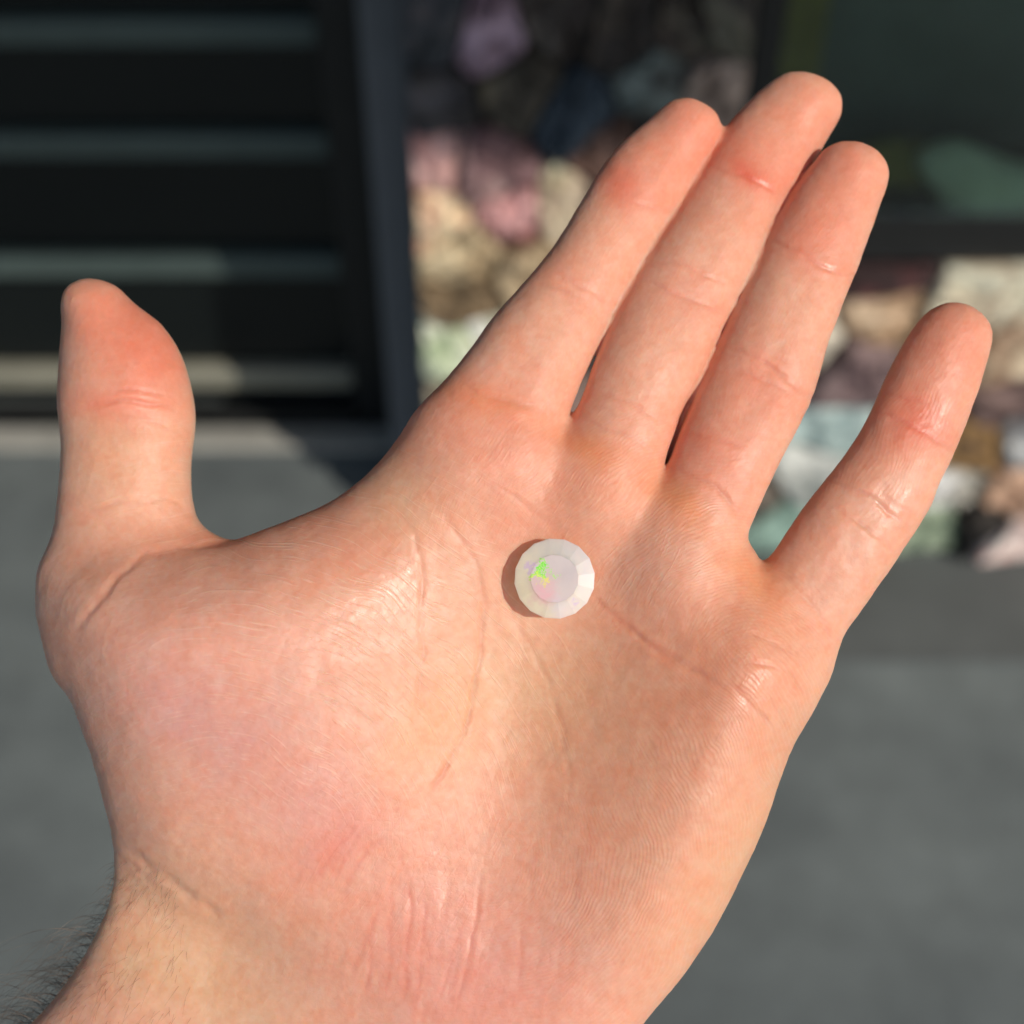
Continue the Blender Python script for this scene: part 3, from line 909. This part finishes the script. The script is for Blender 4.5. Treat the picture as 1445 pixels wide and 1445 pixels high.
hgt = m.math('ADD', hgt, m.math('MULTIPLY', m.math('MULTIPLY', vr, dry), 0.014))
hgt = m.math('ADD', hgt, m.math('MULTIPLY', xl, 0.045))
hgt = m.math('ADD', hgt, m.math('MULTIPLY', mid.outputs['Fac'], 0.15))
hgt = m.math('ADD', hgt, m.math('MULTIPLY', pore.outputs['Fac'], 0.05))
m.l(m.bump(hgt, 1.0, 0.001), m.b.inputs['Normal'])
colr = m.mix(m.math('MULTIPLY', lines, 0.30), tn, (0.88, 0.66, 0.50, 1))
colr = m.mix(m.math('MULTIPLY', m.math('MAXIMUM', rid, 0.0), 0.12), colr, (0.90, 0.66, 0.50, 1))
mm = m.ramp(pore.outputs['Fac'], [(0.3, (0.95, 0.93, 0.92, 1)), (0.7, (1.0, 1.0, 1.0, 1))])
m.l(m.mix(1.0, colr, mm, 'MULTIPLY'), m.b.inputs['Base Color'])
m.b.inputs['Subsurface Weight'].default_value = 1.0
m.b.inputs['Subsurface Radius'].default_value = (1.0, 0.34, 0.19)
m.b.inputs['Subsurface Scale'].default_value = 0.0022
m.b.inputs['Subsurface Anisotropy'].default_value = 0.0
rgh = m.math('ADD', m.math('MULTIPLY', mid.outputs['Fac'], 0.40), 0.29)
rgh = m.math('SUBTRACT', rgh, m.math('MULTIPLY', at('gloss').outputs['Fac'], 0.14))
m.l(rgh, m.b.inputs['Roughness'])
m.l(m.math('ADD', m.math('MULTIPLY', at('gloss').outputs['Fac'], 0.25), 0.40), m.b.inputs['Specular IOR Level'])
m.b.inputs['Specular IOR Level'].default_value = 0.40
m.b.inputs['IOR'].default_value = 1.45
SKIN = m.m
me.materials.clear(); me.materials.append(SKIN)
me.polygons.foreach_set('use_smooth', np.ones(len(me.polygons), bool))
me.update()
hand = bpy.data.objects.new('hand', me)
COL.objects.link(hand)
HM = Matrix.Translation(CAM) @ cam.rotation_euler.to_matrix().to_4x4() @ Matrix.Translation((0, 0, -D / 1000))
hand.matrix_world = HM
tag(hand, 'open left hand, palm to the viewer, holding a small opal in its hollow', 'hand')

# ---- fine dark hair along the outer edge of the wrist
def tube_cloud(strands, r0, name, mat, parent):
    v, f = [], []
    for pts, r in strands:
        n = len(pts)
        b0 = len(v)
        for i, p in enumerate(pts):
            t = (pts[min(i + 1, n - 1)] - pts[max(i - 1, 0)])
            t /= np.linalg.norm(t) + 1e-9
            u = np.cross(t, [0.3, 0.2, 1.0]); u /= np.linalg.norm(u) + 1e-9
            w_ = np.cross(t, u)
            rr = r * (1 - 0.75 * i / (n - 1))
            for k in range(3):
                q = p + rr * (math.cos(k * 2.094) * u + math.sin(k * 2.094) * w_)
                v.append(tuple(q / 1000.0))
        for i in range(n - 1):
            for k in range(3):
                k2 = (k + 1) % 3
                f.append((b0 + i * 3 + k, b0 + i * 3 + k2, b0 + (i + 1) * 3 + k2, b0 + (i + 1) * 3 + k))
    o = mesh_obj(name, v, f, mat, parent, True)
    return o
hm = N('arm_hair')
hn = hm.noise(hm.coord(), 150, 2)
hm.l(hm.ramp(hn.outputs['Fac'], [(0.35, lin(58, 47, 42)), (0.7, lin(150, 130, 114))]), hm.b.inputs['Base Color'])
hm.b.inputs['Roughness'].default_value = 0.3
hm = hm.m
sel = np.where((vy > 1215) & (vy < 1560) & (vx < 260) & (no[:, 2] < 0.12) & (no[:, 2] > -0.85) & (no[:, 0] < -0.1))[0]
strands = []
rs = np.random.default_rng(3)
for n_ in range(520):
    i = rs.choice(sel)
    p = co2[i].copy()
    fall = np.clip((vy[i] - 1215) / 120, 0.25, 1)
    L = (rs.uniform(8, 20) if n_ % 5 else rs.uniform(16, 30)) * fall
    a0 = rs.normal(0, 0.35)
    d = np.array([-0.85, 0.25, -0.1]) + no[i] * 0.5 + np.array([math.sin(a0) * 0.5, a0 * 0.7, rs.normal(0, 0.25)])
    bend = np.array([0.15 + rs.normal(0, 0.25), -1.0, rs.normal(0, 0.3)]) * rs.uniform(1.1, 2.6)
    pts = [p - no[i] * 0.3]
    n = 11
    for k in range(n):
        t = k / n
        dd = d + bend * t * 1.3
        dd = dd / np.linalg.norm(dd)
        pts.append(pts[-1] + dd * L / n)
    strands.append((pts, rs.uniform(0.03, 0.052)))
tag(tube_cloud(strands, 0.05, 'arm_hair', hm, hand), kind='stuff')
sel2 = np.where((vy > 1215) & (vy < 1445) & (vx < 330) & (no[:, 2] > 0.1) & (vx < 165 + (1445 - vy) * -0.1 + 110))[0]
strands = []
for n_ in range(330):
    i = rs.choice(sel2)
    p = co2[i].copy()
    L = rs.uniform(2.0, 6.0)
    d = np.array([-0.3, -0.8, 0.0]) + no[i] * 0.5 + rs.normal(0, 0.25, 3)
    pts = [p - no[i] * 0.2]
    for k in range(7):
        dd = d - no[i] * k * 0.10
        dd = dd / np.linalg.norm(dd)
        pts.append(pts[-1] + dd * L / 7)
    strands.append((pts, rs.uniform(0.016, 0.03)))
hl = simple('fine_wrist_hair', lin(130, 92, 66), 0.35, 0.2, 80, 0)
tag(tube_cloud(strands, 0.03, 'fine_hair', hl, hand), kind='stuff')

# ------------------------------------------------------------------ the opal
def surf_z(px, py):
    d = np.hypot(vx - px, vy - py) + (no[:, 2] < 0) * 1e4
    return float(co2[np.argsort(d)[:6], 2].mean())
zg = surf_z(783, 817)
print('palm z under gem', zg)
R = 57 * S
GZ = zg + 4.6      # girdle height
gx, gy = P2(782.5, 816.5, GZ)
R *= (D - GZ) / D
gem = bpy.data.objects.new('opal', None)
COL.objects.link(gem)
tag(gem, 'round faceted milky white opal with green and pink fire lying in the palm', 'gemstone')
def opal_mat(name, fire, clear):
    m = N(name)
    c = m.coord()
    geo = m.t.nodes.new('ShaderNodeNewGeometry')
    facet = m.noise(geo.outputs['True Normal'], 3.1, 2, 0.5)
    cloud = m.noise(c, 220, 4, 0.5)
    sep = m.t.nodes.new('ShaderNodeSeparateXYZ'); m.l(c, sep.inputs[0])
    jn = m.noise(c, 620, 3, 0.65)
    js = m.t.nodes.new('ShaderNodeSeparateColor'); m.l(jn.outputs['Color'], js.inputs[0])
    X = m.math('ADD', sep.outputs[0], m.math('MULTIPLY', m.math('SUBTRACT', js.outputs[0], 0.5), R / 1000 * 0.75))
    Y = m.math('ADD', sep.outputs[1], m.math('MULTIPLY', m.math('SUBTRACT', js.outputs[1], 0.5), R / 1000 * 0.75))
    def disc(cx, cy, r, soft=0.6):
        dx = m.math('SUBTRACT', X, cx * R / 1000); dy = m.math('SUBTRACT', Y, cy * R / 1000)
        dd = m.math('SQRT', m.math('ADD', m.math('MULTIPLY', dx, dx), m.math('MULTIPLY', dy, dy)))
        t = m.math('DIVIDE', dd, r * R / 1000)
        return m.math('DIVIDE', m.math('SUBTRACT', 1.0 + soft, t), soft * 2, clamp=True)
    # body colour warm at lower left, cool and darker upper right to offset sunlight
    gd = m.math('ADD', m.math('MULTIPLY', m.math('ADD', X, m.math('MULTIPLY', Y, 0.6)), 1000 / R * 0.42), 0.5, clamp=True)
    if fire == 'table':
        body_c = m.mix(gd, (0.82, 0.67, 0.62, 1), (0.71, 0.67, 0.69, 1))  # shadow within the stone put into the table's greyer tone
    else:
        body_c = m.mix(gd, (0.95, 0.86, 0.62, 1), (0.66, 0.67, 0.70, 1))
    fv = m.ramp(facet.outputs['Fac'], [(0.3, (0.88, 0.88, 0.87, 1)), (0.7, (1.08, 1.08, 1.08, 1))])  # tone per facet imitates light through the stone
    body_c = m.mix(1.0, body_c, fv, 'MULTIPLY')
    cl = m.ramp(cloud.outputs['Fac'], [(0.35, (0.94, 0.94, 0.95, 1)), (0.65, (1.03, 1.03, 1.02, 1))])
    body_c = m.mix(1.0, body_c, cl, 'MULTIPLY')
    fl = m.t.nodes.new('ShaderNodeTexVoronoi')
    fl.inputs['Scale'].default_value = 1500; fl.inputs['Randomness'].default_value = 1
    wn = m.noise(c, 700, 3, 0.6)
    vm = m.t.nodes.new('ShaderNodeVectorMath'); vm.operation = 'MULTIPLY_ADD'
    m.l(wn.outputs['Color'], vm.inputs[0]); vm.inputs[1].default_value = (0.0008, 0.0008, 0.0008); m.l(c, vm.inputs[2])
    m.l(vm.outputs[0], fl.inputs['Vector'])
    cellv = m.t.nodes.new('ShaderNodeSeparateColor'); m.l(fl.outputs['Color'], cellv.inputs[0])
    def flakes(mask, lo, col, c_out):
        k = m.math('GREATER_THAN', m.math('MULTIPLY', m.math('ADD', m.math('MULTIPLY', cellv.outputs[0], 0.7), 0.3), mask), lo)
        return m.mix(k, c_out, col)
    wob = m.noise(c, 900, 2, 0.5)
    pk = m.math('MULTIPLY', disc(-0.28, -0.33, 0.26, 0.9), 0.55)
    body_c = m.mix(pk, body_c, (0.90, 0.42, 0.50, 1))
    body_c = m.mix(m.math('MULTIPLY', disc(-0.60, 0.33, 0.09, 0.6), 0.45), body_c, (0.62, 0.38, 0.92, 1))
    body_c = m.mix(m.math('MULTIPLY', disc(0.53, -0.60, 0.07, 0.7), 0.45), body_c, (0.62, 0.45, 0.92, 1))
    body_c = m.mix(m.math('MULTIPLY', disc(0.2, -0.75, 0.22, 0.9), 0.25), body_c, (0.72, 0.62, 0.95, 1))
    fn = m.noise(c, 1300, 3, 0.75, 2.5)
    fn2 = m.noise(c, 3200, 2, 0.7)
    def fleck(mask, thr, col, c_out, src=fn):
        k = m.math('MULTIPLY', m.math('SUBTRACT', m.math('ADD', src.outputs['Fac'], m.math('MULTIPLY', mask, 0.55)), thr), 14.0, clamp=True)
        k = m.math('MULTIPLY', k, m.math('MULTIPLY', mask, 3.0, clamp=True))
        return m.mix(k, c_out, col)
    gm = m.math('MAXIMUM', disc(-0.28, 0.36, 0.20, 0.5), disc(-0.40, 0.14, 0.19, 0.5))
    body_c = fleck(disc(-0.26, -0.08, 0.17, 0.7), 0.93, (0.85, 0.78, 0.25, 1), body_c)
    body_c = fleck(disc(-0.02, 0.10, 0.15, 0.8), 0.92, (0.52, 0.80, 0.32, 1), body_c, fn2)
    body_c = fleck(gm, 0.92, (0.40, 0.86, 0.18, 1), body_c)
    body_c = fleck(gm, 1.03, (0.22, 0.90, 0.06, 1), body_c, fn2)
    body_c = fleck(disc(-0.42, 0.08, 0.16, 0.5), 1.02, (0.72, 0.95, 0.10, 1), body_c, fn2)
    m.l(body_c, m.b.inputs['Base Color'])
    m.b.inputs['Subsurface Weight'].default_value = 0.55 if fire == 'table' else 0.85
    m.b.inputs['Subsurface Radius'].default_value = (1, 0.9, 0.75)
    m.b.inputs['Subsurface Scale'].default_value = 0.0003 if fire == 'table' else 0.0025
    tr = m.t.nodes.new('ShaderNodeBsdfTransparent'); tr.inputs[0].default_value = (1, 0.9, 0.78, 1)
    mx = m.t.nodes.new('ShaderNodeMixShader'); mx.inputs[0].default_value = clear
    m.l(m.b.outputs[0], mx.inputs[1]); m.l(tr.outputs[0], mx.inputs[2])
    m.l(mx.outputs[0], m.t.nodes['Material Output'].inputs[0])
    m.b.inputs['Roughness'].default_value = 0.38
    m.b.inputs['Coat Weight'].default_value = 0.3
    m.b.inputs['Coat Roughness'].default_value = 0.12
    m.b.inputs['IOR'].default_value = 1.45
    return m.m
OC, OT, OP = opal_mat('opal_body', 'crown', 0.24), opal_mat('opal_table', 'table', 0.18), opal_mat('opal_pavilion', 'crown', 0.68)
def circ(n, r, z, off=0.0):
    return [(r * math.cos(2 * math.pi * (i + off) / n) * R / 1000, r * math.sin(2 * math.pi * (i + off) / n) * R / 1000, z * R / 1000) for i in range(n)]
n = 16
v = circ(n, 1.0, -0.035, .35) + circ(n, 1.0, 0.035, .35) + circ(n, 0.59, 0.125, .35)
f = []
for i in range(n):
    j = (i + 1) % n
    f += [(i, j, n + j, n + i), (n + i, n + j, 2 * n + j, 2 * n + i)]
mesh_obj('crown', v, f, OC, gem)
v = circ(n, 1.0, -0.035, .35) + circ(n, 0.55, -0.42, .85) + [(0, 0, -0.78 * R / 1000)]
f = []
for i in range(n):
    j = (i + 1) % n
    f += [(j, i, n + i), (j, n + i, n + j), (n + j, n + i, 2 * n)]
mesh_obj('pavilion', v, f, OP, gem)
v = circ(n, 0.59, 0.125, .35)
mesh_obj('table_facet', v + [(0, 0, 0.1252 * R / 1000)], [(i, (i + 1) % n, n) for i in range(n)], OT, gem)
gem.matrix_world = HM @ Matrix.Translation((gx / 1000, gy / 1000, GZ / 1000)) @ Matrix.Rotation(math.radians(-1.0), 4, 'Y') @ Matrix.Rotation(math.radians(-2), 4, 'X')

print('DONE')
